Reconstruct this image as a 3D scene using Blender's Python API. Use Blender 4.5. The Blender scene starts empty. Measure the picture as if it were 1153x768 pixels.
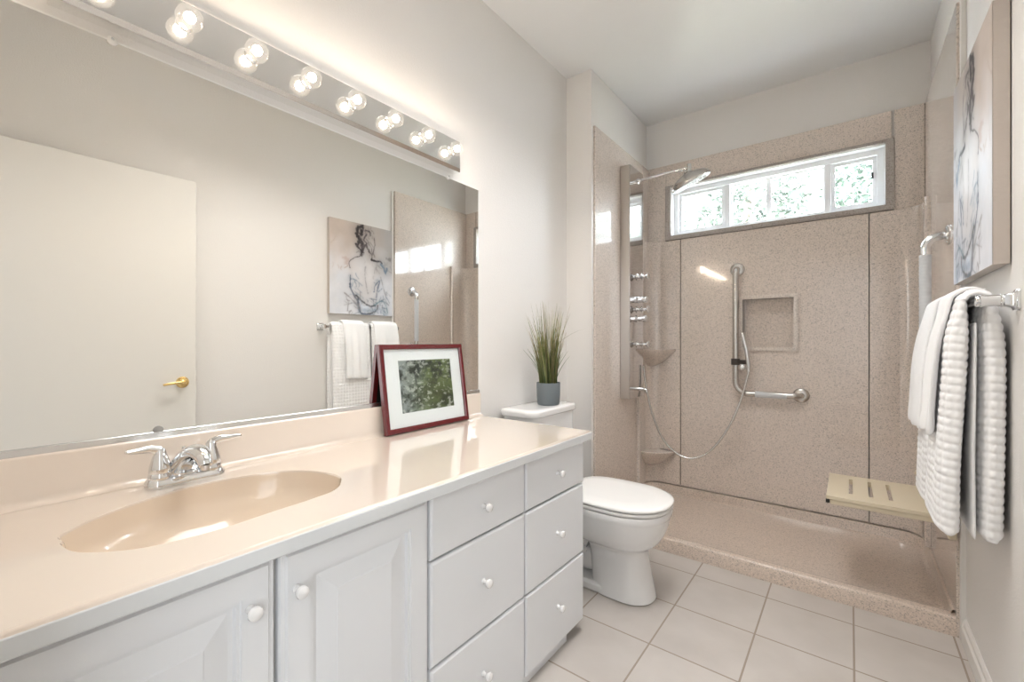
import bpy, bmesh, math, random
from mathutils import Vector, Matrix
import numpy as np
random.seed(7)
S = bpy.context.scene
C = S.collection
PI = math.pi
R = math.radians

# ------------------------------------------------------------------ camera
cam_d = bpy.data.cameras.new('camera'); cam = bpy.data.objects.new('camera', cam_d); C.objects.link(cam)
cam_d.sensor_width = 36.0
cam_d.lens = 492.0 / 1153.0 * 36.0
cam_d.clip_start = 0.01
cam.location = (0, 0, 1.12)
cam.rotation_euler = (R(90), 0, R(37.717))
S.camera = cam

# ------------------------------------------------------------------ view, world, lights
S.view_settings.view_transform = 'Standard'
S.view_settings.look = 'None'
S.view_settings.gamma = 1.0
S.view_settings.use_curve_mapping = False
S.view_settings.exposure = 1.38
W = bpy.data.worlds.new('sky'); S.world = W; W.use_nodes = True
bg = W.node_tree.nodes['Background']
bg.inputs['Color'].default_value = (0.86, 0.93, 1.0, 1)
bg.inputs['Strength'].default_value = 9.5

BULB_POWER = 62.0        # emission strength of each bulb core
BULB_GLASS = 0.05         # glow of the globe glass itself
CEILING_POWER = 6.2
HALL_POWER = 9.0        # fill standing in for daylight of the bedroom beyond the open door

sd = bpy.data.lights.new('sun', 'SUN'); sd.energy = 5.0; sd.angle = R(1.0); sd.color = (1, .97, .9)
sun = bpy.data.objects.new('sun', sd); C.objects.link(sun)
sun.rotation_euler = (R(42), 0, R(-25)); sun.location = (0, -2, 6)

hd = bpy.data.lights.new('bedroom_fill', 'AREA'); hd.shape = 'RECTANGLE'; hd.size = 1.7; hd.size_y = 1.2
hd.energy = HALL_POWER; hd.color = (0.90, 0.95, 1.0)
hl = bpy.data.objects.new('bedroom_fill', hd); C.objects.link(hl)
hl.location = (.48, -0.85, 1.45); hl.rotation_euler = (0, R(90), 0)   # unseen area light added for bedroom daylight, shining across the doorway

cd_ = bpy.data.lights.new('ceiling_fill', 'AREA'); cd_.shape = 'RECTANGLE'; cd_.size = .55; cd_.size_y = 1.3; cd_.spread = R(115); cd_.energy = CEILING_POWER; cd_.color = (1, .975, .95)
cl0 = bpy.data.objects.new('ceiling_fill', cd_); C.objects.link(cl0); cl0.location = (-.50, 1.30, 2.72)   # unseen soft light added under the ceiling to brighten the shower

# ------------------------------------------------------------------ mesh helpers
def tag(o, label=None, cat=None, group=None, kind=None):
    if label: o['label'] = label
    if cat: o['category'] = cat
    if group: o['group'] = group
    if kind: o['kind'] = kind
    return o

def thing(name, label, cat, loc, group=None):
    o = bpy.data.objects.new(name, None); C.objects.link(o)
    o.location = loc; o.empty_display_size = .05
    return tag(o, label, cat, group)

def wloc(o):
    v = Vector(o.location)
    while o.parent: o = o.parent; v += Vector(o.location)
    return v

def obj(name, bm, mat, parent=None, smooth=True, sharp=35, base=None):
    """world-space bmesh -> ONE object; with a parent its coordinates become local to that parent."""
    bmesh.ops.recalc_face_normals(bm, faces=bm.faces)
    me = bpy.data.meshes.new(name)
    off = wloc(parent) if parent else Vector((0, 0, 0))
    if base is not None: o0 = Vector(base)
    else: o0 = off
    bmesh.ops.translate(bm, verts=bm.verts, vec=-o0)
    if smooth:
        for f in bm.faces: f.smooth = not (max(abs(c) for c in f.normal) > .99995 and f.calc_area() > 6e-5)
        for e in bm.edges:
            if len(e.link_faces) == 2 and e.calc_face_angle(0) > R(sharp): e.smooth = False
    bm.to_mesh(me); bm.free()
    o = bpy.data.objects.new(name, me); C.objects.link(o)
    for m in (mat if isinstance(mat, (list, tuple)) else [mat]): me.materials.append(m)
    if parent:
        o.parent = parent
        o.location = o0 - off
    else:
        o.location = o0
    return o

def struct(name, bm, mat, parent=None, **k):
    o = obj(name, bm, mat, parent, **k)
    if not parent: o['kind'] = 'structure'
    return o

def NB(): return bmesh.new()

def merge(bm, tmp):
    me = bpy.data.meshes.new('t'); tmp.to_mesh(me); tmp.free(); bm.from_mesh(me); bpy.data.meshes.remove(me)

def box(bm, x0, x1, y0, y1, z0, z1, bev=0, seg=2, rot=None, piv=None):
    t = bmesh.new()
    bmesh.ops.create_cube(t, size=1, matrix=Matrix.Translation(((x0+x1)/2, (y0+y1)/2, (z0+z1)/2)) @ Matrix.Diagonal((abs(x1-x0), abs(y1-y0), abs(z1-z0), 1)))
    if bev: bmesh.ops.bevel(t, geom=t.edges[:], offset=bev, segments=seg, profile=.5, affect='EDGES', clamp_overlap=True)
    if rot is not None:
        bmesh.ops.rotate(t, verts=t.verts, cent=piv or ((x0+x1)/2, (y0+y1)/2, (z0+z1)/2), matrix=rot)
    merge(bm, t); return bm

def loft(bm, rings, cap0=True, cap1=True, closed=True):
    vr = [[bm.verts.new(p) for p in r] for r in rings]
    n = len(vr[0])
    for a, b in zip(vr[:-1], vr[1:]):
        for i in range(n if closed else n-1):
            j = (i+1) % n
            bm.faces.new((a[i], a[j], b[j], b[i]))
    if cap0: bm.faces.new(vr[0][::-1])
    if cap1: bm.faces.new(vr[-1])
    return vr

def frames(pts):
    pts = [Vector(p) for p in pts]
    out = []; up = None
    for i, p in enumerate(pts):
        a = pts[max(i-1, 0)]; b = pts[min(i+1, len(pts)-1)]
        t = (b-a).normalized()
        if up is None:
            up = Vector((0, 0, 1)) if abs(t.z) < .9 else Vector((0, 1, 0))
        n = (up - t*up.dot(t)).normalized(); up = n
        out.append((p, t, n, t.cross(n)))
    return out

def tube(bm, pts, r, n=16, caps=True):
    fr = frames(pts); rings = []
    for i, (p, t, a, b) in enumerate(fr):
        rr = r[i] if isinstance(r, (list, tuple)) else r
        rings.append([p + (a*math.cos(2*PI*k/n) + b*math.sin(2*PI*k/n))*rr for k in range(n)])
    loft(bm, rings, caps, caps); return bm

def lathe(bm, prof, org, axis='z', n=32, sx=1, sy=1, caps=True):
    org = Vector(org)
    ax = {'z': (Vector((1,0,0)), Vector((0,1,0)), Vector((0,0,1))), 'x': (Vector((0,1,0)), Vector((0,0,1)), Vector((1,0,0))),
          'y': (Vector((0,0,1)), Vector((1,0,0)), Vector((0,1,0))), '-x': (Vector((0,0,1)), Vector((0,1,0)), Vector((-1,0,0))),
          '-y': (Vector((1,0,0)), Vector((0,0,1)), Vector((0,-1,0)))}.get(axis) if isinstance(axis, str) else axis
    u, v, w = ax
    rings = [[org + u*(max(r, 1e-5)*sx*math.cos(2*PI*k/n)) + v*(max(r, 1e-5)*sy*math.sin(2*PI*k/n)) + w*h for k in range(n)] for r, h in prof]
    loft(bm, rings, caps, caps); return bm

def spline(pts, per=8, closed=False):
    P = [Vector(p) for p in pts]; n = len(P); out = []
    rng = range(n) if closed else range(n-1)
    for i in rng:
        if closed: p0, p1, p2, p3 = P[(i-1) % n], P[i], P[(i+1) % n], P[(i+2) % n]
        else: p0, p1, p2, p3 = P[max(i-1, 0)], P[i], P[i+1], P[min(i+2, n-1)]
        for k in range(per):
            t = k/per
            out.append(.5*((2*p1) + (p2-p0)*t + (2*p0-5*p1+4*p2-p3)*t*t + (3*p1-p0-3*p2+p3)*t**3))
    if not closed: out.append(P[-1])
    return out

def arc(c, r, a0, a1, n, ax1, ax2):
    c = Vector(c); ax1 = Vector(ax1); ax2 = Vector(ax2)
    return [c + ax1*(r*math.cos(a0+(a1-a0)*i/n)) + ax2*(r*math.sin(a0+(a1-a0)*i/n)) for i in range(n+1)]

def rrect(cx, cy, hx, hy, r, z, n=6):
    out = []
    for (sx, sy, a) in ((1, 1, 0), (-1, 1, 90), (-1, -1, 180), (1, -1, 270)):
        for k in range(n+1):
            t = R(a + 90*k/n)
            out.append(Vector((cx+sx*(hx-r)+r*math.cos(t), cy+sy*(hy-r)+r*math.sin(t), z)))
    return out

def holeplate(bm, x0, x1, z0, z1, hx0, hx1, hz0, hz1, yf, yb):
    """plate in the XZ plane with a rectangular hole; yf front, yb back"""
    def ring(a, b, c, d, y): return [bm.verts.new(p) for p in ((a, y, c), (b, y, c), (b, y, d), (a, y, d))]
    of, inf_ = ring(x0, x1, z0, z1, yf), ring(hx0, hx1, hz0, hz1, yf)
    ob, inb = ring(x0, x1, z0, z1, yb), ring(hx0, hx1, hz0, hz1, yb)
    for i in range(4):
        j = (i+1) % 4
        bm.faces.new((of[i], of[j], inf_[j], inf_[i])); bm.faces.new((ob[i], inb[i], inb[j], ob[j]))
        bm.faces.new((of[i], ob[i], ob[j], of[j])); bm.faces.new((inf_[i], inf_[j], inb[j], inb[i]))
    bmesh.ops.recalc_face_normals(bm, faces=bm.faces)
    return bm

def setloc(o, loc): o.location = loc; return o

def copy_tree(o, parent=None):
    c = o.copy(); C.objects.link(c)
    if parent: c.parent = parent
    for ch in list(o.children): copy_tree(ch, c)
    return c

# ------------------------------------------------------------------ materials
def mat(name, col, rough=.5, metal=0, coat=0, spec=.5, bump=None, trans=0, ior=1.45):
    m = bpy.data.materials.new(name); m.use_nodes = True
    nt = m.node_tree; b = nt.nodes['Principled BSDF']
    b.inputs['Base Color'].default_value = (*col, 1); b.inputs['Roughness'].default_value = rough
    b.inputs['Metallic'].default_value = metal; b.inputs['Coat Weight'].default_value = coat
    b.inputs['Coat Roughness'].default_value = .05
    b.inputs['Specular IOR Level'].default_value = spec; b.inputs['IOR'].default_value = ior
    b.inputs['Transmission Weight'].default_value = trans
    if bump:
        sc, st, dist = bump
        tc = nt.nodes.new('ShaderNodeTexCoord'); nz = nt.nodes.new('ShaderNodeTexNoise')
        nz.inputs['Scale'].default_value = sc; nz.inputs['Detail'].default_value = 3
        nt.links.new(tc.outputs['Object'], nz.inputs['Vector'])
        bp = nt.nodes.new('ShaderNodeBump'); bp.inputs['Strength'].default_value = st; bp.inputs['Distance'].default_value = dist
        nt.links.new(nz.outputs['Fac'], bp.inputs['Height']); nt.links.new(bp.outputs['Normal'], b.inputs['Normal'])
    return m

def ramp(nt, stops, interp='LINEAR'):
    r = nt.nodes.new('ShaderNodeValToRGB'); r.color_ramp.interpolation = interp
    e = r.color_ramp.elements
    while len(e) < len(stops): e.new(.5)
    for i, (p, c) in enumerate(stops): e[i].position = p; e[i].color = (*c, 1)
    return r

def stone_mat(name, base, rough=.16):
    m = mat(name, base, rough, spec=.5, coat=1.0, ior=1.5); nt = m.node_tree; b = nt.nodes['Principled BSDF']; L = nt.links.new
    tc = nt.nodes.new('ShaderNodeTexCoord')
    v = nt.nodes.new('ShaderNodeTexVoronoi'); v.inputs['Scale'].default_value = 260
    L(tc.outputs['Object'], v.inputs['Vector'])
    sep = nt.nodes.new('ShaderNodeSeparateColor'); L(v.outputs['Color'], sep.inputs['Color'])
    d = [c*.66 for c in base]; l = [min(1, c*1.10) for c in base]; md = [c*.86 for c in base]
    rp = ramp(nt, [(0, d), (.10, md), (.22, base), (.85, l)], 'CONSTANT')
    L(sep.outputs['Red'], rp.inputs['Fac'])
    n2 = nt.nodes.new('ShaderNodeTexNoise'); n2.inputs['Scale'].default_value = 230; L(tc.outputs['Object'], n2.inputs['Vector'])
    r2 = ramp(nt, [(.35, (.90, .90, .90)), (.65, (1.06, 1.06, 1.06))]); L(n2.outputs['Fac'], r2.inputs['Fac'])
    mx = nt.nodes.new('ShaderNodeMix'); mx.data_type = 'RGBA'; mx.blend_type = 'MULTIPLY'; mx.inputs['Factor'].default_value = 1
    L(rp.outputs['Color'], mx.inputs['A']); L(r2.outputs['Color'], mx.inputs['B']); L(mx.outputs['Result'], b.inputs['Base Color'])
    return m

def tile_mat():
    m = mat('floor_tile', (.62, .58, .54), .35); nt = m.node_tree; b = nt.nodes['Principled BSDF']; L = nt.links.new
    tc = nt.nodes.new('ShaderNodeTexCoord'); sp = nt.nodes.new('ShaderNodeSeparateXYZ'); L(tc.outputs['Object'], sp.inputs['Vector'])
    def M(op, a, bb=None, c=None):
        n = nt.nodes.new('ShaderNodeMath'); n.operation = op
        for i, q in enumerate((a, bb, c)):
            if q is None: continue
            if isinstance(q, (int, float)): n.inputs[i].default_value = q
            else: L(q, n.inputs[i])
        return n.outputs[0]
    P = .2995
    ux = M('DIVIDE', M('ADD', sp.outputs['X'], .5875 + 20*P), P); uy = M('DIVIDE', M('ADD', sp.outputs['Y'], -1.889 + 20*P), P)
    fx, fy = M('FRACT', ux), M('FRACT', uy)
    dx = M('MINIMUM', fx, M('SUBTRACT', 1, fx)); dy = M('MINIMUM', fy, M('SUBTRACT', 1, fy))
    g = M('SMOOTH_MIN', dx, dy, .002)
    gm = M('LESS_THAN', g, .0105)
    ix, iy = M('FLOOR', ux), M('FLOOR', uy)
    cv = nt.nodes.new('ShaderNodeCombineXYZ'); L(ix, cv.inputs[0]); L(iy, cv.inputs[1])
    wn = nt.nodes.new('ShaderNodeTexWhiteNoise'); wn.noise_dimensions = '2D'; L(cv.outputs[0], wn.inputs['Vector'])
    nz = nt.nodes.new('ShaderNodeTexNoise'); nz.inputs['Scale'].default_value = 5; nz.inputs['Detail'].default_value = 6; L(tc.outputs['Object'], nz.inputs['Vector'])
    rp = ramp(nt, [(.3, (.51, .47, .435)), (.7, (.58, .54, .505))]); L(nz.outputs['Fac'], rp.inputs['Fac'])
    vv = M('MULTIPLY_ADD', wn.outputs['Value'], .07, .965)
    mu = nt.nodes.new('ShaderNodeVectorMath'); mu.operation = 'SCALE'; L(rp.outputs['Color'], mu.inputs[0]); L(vv, mu.inputs['Scale'])
    mx = nt.nodes.new('ShaderNodeMix'); mx.data_type = 'RGBA'; L(gm, mx.inputs['Factor']); L(mu.outputs[0], mx.inputs['A']); mx.inputs['B'].default_value = (.34, .285, .235, 1)
    L(mx.outputs['Result'], b.inputs['Base Color'])
    rr = M('MULTIPLY_ADD', gm, .4, .32); L(rr, b.inputs['Roughness'])
    bp = nt.nodes.new('ShaderNodeBump'); bp.inputs['Distance'].default_value = .002; bp.inputs['Strength'].default_value = .6
    L(M('SUBTRACT', 1, gm), bp.inputs['Height']); L(bp.outputs['Normal'], b.inputs['Normal'])
    return m

def attr_mat(name, rough, coat=0):
    m = mat(name, (.5, .5, .5), rough, coat=coat); nt = m.node_tree
    a = nt.nodes.new('ShaderNodeVertexColor'); a.layer_name = 'paint'
    nt.links.new(a.outputs['Color'], nt.nodes['Principled BSDF'].inputs['Base Color']); return m

def glass_mat(name, tint=(1, 1, 1), gl=.0):
    m = bpy.data.materials.new(name); m.use_nodes = True; nt = m.node_tree; nt.nodes.clear(); L = nt.links.new
    o = nt.nodes.new('ShaderNodeOutputMaterial'); t = nt.nodes.new('ShaderNodeBsdfTransparent'); t.inputs['Color'].default_value = (*tint, 1)
    g = nt.nodes.new('ShaderNodeBsdfGlossy'); g.inputs['Roughness'].default_value = gl
    f = nt.nodes.new('ShaderNodeFresnel'); f.inputs['IOR'].default_value = 1.45
    x = nt.nodes.new('ShaderNodeMixShader'); gm = nt.nodes.new('ShaderNodeNewGeometry'); iv = nt.nodes.new('ShaderNodeMath'); iv.operation = 'SUBTRACT'; iv.inputs[0].default_value = 1; L(gm.outputs['Backfacing'], iv.inputs[1])
    mu = nt.nodes.new('ShaderNodeMath'); mu.operation = 'MULTIPLY'; L(f.outputs[0], mu.inputs[0]); L(iv.outputs[0], mu.inputs[1])
    L(mu.outputs[0], x.inputs[0]); L(t.outputs[0], x.inputs[1]); L(g.outputs[0], x.inputs[2]); L(x.outputs[0], o.inputs['Surface'])
    return m

def emit_mat(name, col, st):
    m = bpy.data.materials.new(name); m.use_nodes = True; nt = m.node_tree; nt.nodes.clear()
    o = nt.nodes.new('ShaderNodeOutputMaterial'); e = nt.nodes.new('ShaderNodeEmission'); e.inputs['Color'].default_value = (*col, 1); e.inputs['Strength'].default_value = st
    nt.links.new(e.outputs[0], o.inputs['Surface']); return m

M_wall = mat('wall_paint', (.83, .81, .785), .55, bump=(170, .35, .003))
M_ceil = mat('ceiling_paint', (.84, .845, .85), .30, bump=(120, .2, .003))
M_trimw = mat('white_trim_paint', (.82, .80, .77), .35)
M_door = mat('door_paint', (.82, .80, .76), .32)
M_stone = stone_mat('tan_speckled_solid_surface', (.765, .675, .605), .14)
M_stone_w = stone_mat('grey_speckled_window_trim', (.42, .38, .35), .2)
M_niche = stone_mat('pale_speckled_moulding', (.82, .745, .68), .14)
M_pan = stone_mat('pan_speckled_solid_surface', (.70, .59, .505), .3)
M_tile = tile_mat()
M_cab = mat('cabinet_white_paint', (.80, .815, .835), .36)
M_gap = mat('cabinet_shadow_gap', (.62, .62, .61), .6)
M_ctr = mat('cultured_marble', (.77, .68, .595), .12, coat=1.0)
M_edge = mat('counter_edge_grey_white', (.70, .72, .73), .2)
M_basin = mat('tan_marble_basin', (.745, .63, .51), .12, coat=.4)
M_cer = mat('white_porcelain', (.83, .825, .82), .08, coat=.5)
M_seat = mat('white_seat_plastic', (.84, .835, .82), .18)
M_chrome = mat('chrome', (.76, .77, .78), .05, 1)
M_barchrome = mat('light_bar_chrome', (.93, .93, .92), .08, 1)
M_steel = mat('brushed_steel', (.62, .58, .54), .28, 1)
M_tface = mat('polished_steel', (.66, .64, .63), .10, 1)
M_nickel = mat('satin_nickel', (.60, .585, .56), .24, 1)
M_brass = mat('polished_brass', (.83, .60, .26), .15, 1)
M_mirror = mat('mirror_silver', (.96, .955, .925), .0, 1)
M_medge = mat('mirror_polished_edge', (.95, .95, .92), .2, coat=.5)
M_alu = mat('aluminium_channel', (.72, .73, .74), .25, 1)
M_clip = glass_mat('clear_plastic', (.9, .9, .9), .1)
M_clipg = mat('grey_clip', (.36, .36, .35), .4)
M_bulb = glass_mat('bulb_glass', (1, 1, 1), .05)
_nt = M_bulb.node_tree; _e = _nt.nodes.new('ShaderNodeEmission'); _e.inputs['Color'].default_value = (1, .86, .70, 1); _e.inputs['Strength'].default_value = BULB_GLASS
_a = _nt.nodes.new('ShaderNodeAddShader'); _o = [n for n in _nt.nodes if n.type == 'OUTPUT_MATERIAL'][0]; _l = _o.inputs['Surface'].links[0].from_socket
_nt.links.new(_l, _a.inputs[0]); _nt.links.new(_e.outputs[0], _a.inputs[1]); _nt.links.new(_a.outputs[0], _o.inputs['Surface'])
M_core = emit_mat('bulb_glow', (1.0, .83, .64), BULB_POWER)
M_pane = glass_mat('window_glass', (.97, .99, 1), 0)
M_vinyl = mat('white_vinyl', (.86, .87, .88), .3)
M_black = mat('black_rubber', (.02, .02, .02), .5)
M_towel = mat('white_terry', (.94, .94, .945), .95, bump=(900, .5, .001))
M_terry = mat('white_smooth_terry', (.95, .95, .955), .95, bump=(1400, .5, .001))
M_grip = mat('ribbed_grey_grip', (.66, .68, .70), .4)
M_clamp = mat('dark_clamp_plastic', (.06, .05, .045), .35)
M_bseat = mat('beige_seat_plastic', (.74, .65, .49), .35)
M_slot = mat('slot_dark', (.12, .10, .08), .6)
M_pot = mat('blue_grey_ceramic', (.16, .185, .20), .6, bump=(300, .4, .002))
M_soil = mat('dark_soil', (.02, .016, .012), .9)
M_frame = mat('mahogany_lacquer', (.125, .014, .017), .22, coat=.4)
M_fback = mat('black_backing', (.012, .010, .010), .7)
M_mat = mat('white_mat_board', (.86, .85, .82), .8)
M_canvas = attr_mat('canvas_paint', .5, 0)
M_photo = attr_mat('photo_print', .3, 0)
M_hose = mat('hose_steel', (.66, .66, .65), .22, 1)

# ------------------------------------------------------------------ dimensions (metres, camera above the doorway sill)
XW, XR, XS, YS, YB, ZC = -1.381, .342, -1.212, 2.335, 3.225, 2.735

# ------------------------------------------------------------------ room shell
b = NB(); box(b, -1.6, .6, -1.6, 3.4, -.12, 0); struct('floor', b, M_tile, smooth=False)
b = NB(); box(b, -1.6, .6, -1.6, 3.4, ZC, ZC+.12); struct('ceiling', b, M_ceil, smooth=False)
b = NB(); box(b, XW-.15, XW, -.12, YS+.12, 0, ZC); struct('wall_left', b, M_wall, smooth=False)
b = NB(); box(b, XW-.15, XS, YS, YB+.15, 0, ZC, .004, 2); struct('wall_shower_left', b, M_wall)
b = NB(); box(b, XR, XR+.15, -.12, YB+.15, 0, ZC); struct('wall_right', b, M_wall, smooth=False)
b = NB(); holeplate(b, XS-.1, XR+.1, 1.6, ZC, -1.035, .17, 1.865, 2.235, YB, YB+.15); holeplate(b, XS-.1, XR+.1, 0, 1.6, -.57, -.26, 1.067, 1.404, YB, YB+.15); struct('wall_back', b, M_wall, smooth=False)
# entry wall with the doorway the camera stands in, and the bedroom beyond
b = NB(); box(b, XW-.15, -.56, -.12, 0, 0, ZC); box(b, .27, XR+.1, -.12, 0, 0, ZC); box(b, -.56, .27, -.12, 0, 2.06, ZC)
struct('wall_front', b, M_wall, smooth=False)
b = NB(); box(b, -1.6, -1.5, -1.6, -.12, 0, ZC); box(b, .5, .6, -1.6, -.12, 0, ZC); box(b, -1.6, .6, -1.7, -1.6, 0, ZC)
struct('wall_bedroom', b, M_wall, smooth=False)
# door casing
b = NB(); box(b, -.63, -.56, .0, .012, 0, 2.12, .003); box(b, -.56, .27, .0, .012, 2.06, 2.12, .003)
struct('trim_1', b, M_trimw)
# baseboard
b = NB(); loft(b, [[(XR, y, 0), (XR-.014, y, 0), (XR-.014, y, .055), (XR-.009, y, .062), (XR-.009, y, .078), (XR-.003, y, .088), (XR, y, .088)] for y in (.9, YS-.015)])
struct('baseboard_right', b, M_trimw)
# thin corner bead beside the left shower panel and at the right panel's edge
b = NB(); box(b, XS-.002, XS+.008, YS-.012, YS+.012, 0, 2.405, .002); struct('trim_2', b, M_trimw)
b = NB(); box(b, XR-.016, XR+.001, YS-.024, YS-.004, 0, 2.40, .003); struct('trim_3', b, M_trimw)

# ------------------------------------------------------------------ window
WX0, WX1, WZ0, WZ1 = -1.022, .157, 1.877, 2.222
win = thing('window_1', None, None, ((WX0+WX1)/2, YB, WZ0)); win['kind'] = 'structure'
del_keys = [k for k in ('label', 'category') if k in win.keys()]
b = NB(); holeplate(b, -1.06, .193, 1.845, 2.240, WX0, WX1, WZ0, WZ1, 3.182, 3.215)
bmesh.ops.bevel(b, geom=[e for e in b.edges if all(abs(v.co.y-3.182) < 1e-5 for v in e.verts) and len(e.link_faces) == 2 and e.calc_face_angle(0) > 1], offset=.004, segments=2, affect='EDGES')
struct('trim_4', b, M_stone_w)
b = NB(); holeplate(b, -1.034, .169, 1.866, 2.234, WX0+.002, WX1-.002, WZ0+.002, WZ1-.002, 3.2155, 3.30); obj('window_reveal', b, M_vinyl, win, smooth=False)
fx0, fx1, fz0, fz1 = WX0+.002, WX1-.002, WZ0+.002, WZ1-.002
b = NB(); holeplate(b, fx0, fx1, fz0, fz1, fx0+.032, fx1-.032, fz0+.030, fz1-.030, 3.262, 3.330)
obj('window_frame', b, M_vinyl, win, smooth=False)
MU = (-.665, -.108)
b = NB()
for x in MU: box(b, x-.017, x+.017, 3.268, 3.325, fz0+.028, fz1-.028, .003)
obj('mullion', b, M_vinyl, win)
def sash(x0, x1, y, w=.020):
    b = NB(); holeplate(b, x0, x1, fz0+.030, fz1-.030, x0+w, x1-w, fz0+.030+w, fz1-.030-w, y, y+.02)
    s = obj('sash', b, M_vinyl, win, smooth=False)
    b = NB(); box(b, x0+w, x1-w, y+.008, y+.012, fz0+.03+w, fz1-.03-w); obj('glass_pane', b, M_pane, s, smooth=False)
    return s
sash(fx0+.032, MU[0]-.017, 3.285)
s2 = sash(MU[0]+.017, MU[1]-.017, 3.297, .010)
s3 = sash(MU[1]+.017, fx1-.032, 3.285)
b = NB(); box(b, .098, .108, 3.276, 3.286, 2.062, 2.098, .002); obj('latch', b, M_black, s3)
b = NB(); box(b, -.437, -.407, 3.299, 3.313, fz0+.038, fz1-.038, .003); obj('meeting_rail', b, M_vinyl, s2)

# ------------------------------------------------------------------ shower cladding
YU, YL = 3.209, 3.195            # faces of the upper and the lower back panels
XPL, XPR = -1.195, .318          # faces of the left and right panels
PT, PM, PB = 2.40, 1.845, .09    # panel top, step between upper and lower panels, foot on the pan
b = NB(); box(b, XS, XPL, YS+.016, YB-.13, .0, PT, .004)
tag(obj('shower_wall_panel', b, M_stone), 'tall glossy speckled panel behind the steel shower column', 'wall panel')
b = NB(); box(b, XPR, XR, YS, YB, .0, PT, .003)
tag(obj('shower_wall_panel', b, M_stone), 'tall glossy speckled panel on right wall carrying the ribbed grab bar', 'wall panel')
b = NB(); box(b, XS+.001, -1.062, YU, YB, PM, PT, .003); box(b, XS+.001, XPL+.0, YB-.128, YB-.012, PM, PT, .003)
tag(obj('shower_wall_panel', b, M_stone), 'narrow speckled panel left of the shower window', 'wall panel')
b = NB(); box(b, -1.0605, .1835, YU, YB, 2.2405, PT, .003)
tag(obj('shower_wall_panel', b, M_stone), 'long speckled strip panel directly above the shower window', 'wall panel')
b = NB(); box(b, .1945, XPR, YU, YB, PM, PT, .003)
tag(obj('shower_wall_panel', b, M_stone), 'narrow speckled panel right of the shower window', 'wall panel')
NX0, NX1, NZ0, NZ1 = -.556, -.274, 1.081, 1.390
SX0, SX1 = -.951, .083
b = NB(); holeplate(b, SX0, SX1, PB+.003, PM-.002, NX0, NX1, NZ0, NZ1, YL, YB)
bk = tag(obj('shower_wall_panel', b, M_stone, smooth=False), 'wide speckled panel below the window with a recessed niche', 'wall panel')
b = NB(); holeplate(b, NX0-.024, NX1+.024, NZ0-.024, NZ1+.024, NX0, NX1, NZ0, NZ1, YL-.018, YL)
bmesh.ops.bevel(b, geom=[e for e in b.edges if all(abs(v.co.y-(YL-.018)) < 1e-5 for v in e.verts) and e.calc_face_angle(0) > 1], offset=.006, segments=4, affect='EDGES')
obj('niche_frame', b, M_niche, bk)
b = NB()   # the recess: five inner faces with thickness behind
box(b, NX0-.012, NX1+.012, YB+.06, YB+.07, NZ0-.012, NZ1+.012)
box(b, NX0-.012, NX0, YL+.002, YB+.06, NZ0-.012, NZ1+.012); box(b, NX1, NX1+.012, YL+.002, YB+.06, NZ0-.012, NZ1+.012)
box(b, NX0, NX1, YL+.002, YB+.06, NZ0-.012, NZ0); box(b, NX0, NX1, YL+.002, YB+.06, NZ1, NZ1+.012)
obj('niche_recess', b, M_stone, bk, smooth=False)

def corner_unit(xe, ye, xw, side, name, label, shelves):
    """moulded concave corner piece from the back panel's seam to the side wall"""
    d = 1 if side == 'L' else -1
    t = thing(name, label, 'corner unit', (xw, YL, PB))
    r = .085
    def prof(z):
        P = [(xe-d*.005, YB-.012, z), (xe-d*.005, YL-.003, z), (xe-d*.008, YL-.006, z), (xe-d*.02, YL-.006, z), (xe-d*.03, YL-.006, z)]
        cx, cy = xw + d*(.018+r), YL-.006-r
        for k in range(9):
            a = PI/2 + (PI/2)*k/8
            P.append((cx + d*r*math.cos(a), cy + r*math.sin(a), z))
        P += [(xw+d*.018, ye+.03, z), (xw+d*.022, ye+.02, z), (xw+d*.022, ye+.006, z), (xw+d*.016, ye, z), (xw+d*.0005, ye, z), (xw+d*.0005, YB-.012, z)]
        return P
    b = NB(); loft(b, [prof(PB+.003), prof(PM-.004)]); obj('corner_panel', b, M_stone, t)
    for zt in shelves:
        b = NB(); rings = []
        cx, cy = xw + d*.019, YL-.007
        RX, RY = abs(xe-xw)-.05, (YL-ye)-.04
        n = 20
        for sc, dz in ((.02, -.135), (.25, -.125), (.5, -.10), (.72, -.065), (.9, -.03), (.99, -.008), (1.0, -.002), (.97, .001), (.93, -.003), (.88, -.0035)):
            rings.append([(cx + d*RX*sc*math.cos(PI/2*k/n), cy - RY*sc*math.sin(PI/2*k/n), zt+dz) for k in range(n+1)] + [(cx-d*.0005, cy-.0, zt+dz)])
        loft(b, rings); obj('shelf', b, M_stone, t)
    return t
corner_unit(SX0, 2.985, XPL, 'L', 'shower_corner_unit', 'moulded speckled left corner piece with two scooped shelves', (1.062, .335))
corner_unit(SX1, 2.985, XPR, 'R', 'shower_corner_unit', 'moulded speckled right corner piece behind the fold down seat', ())

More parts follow.
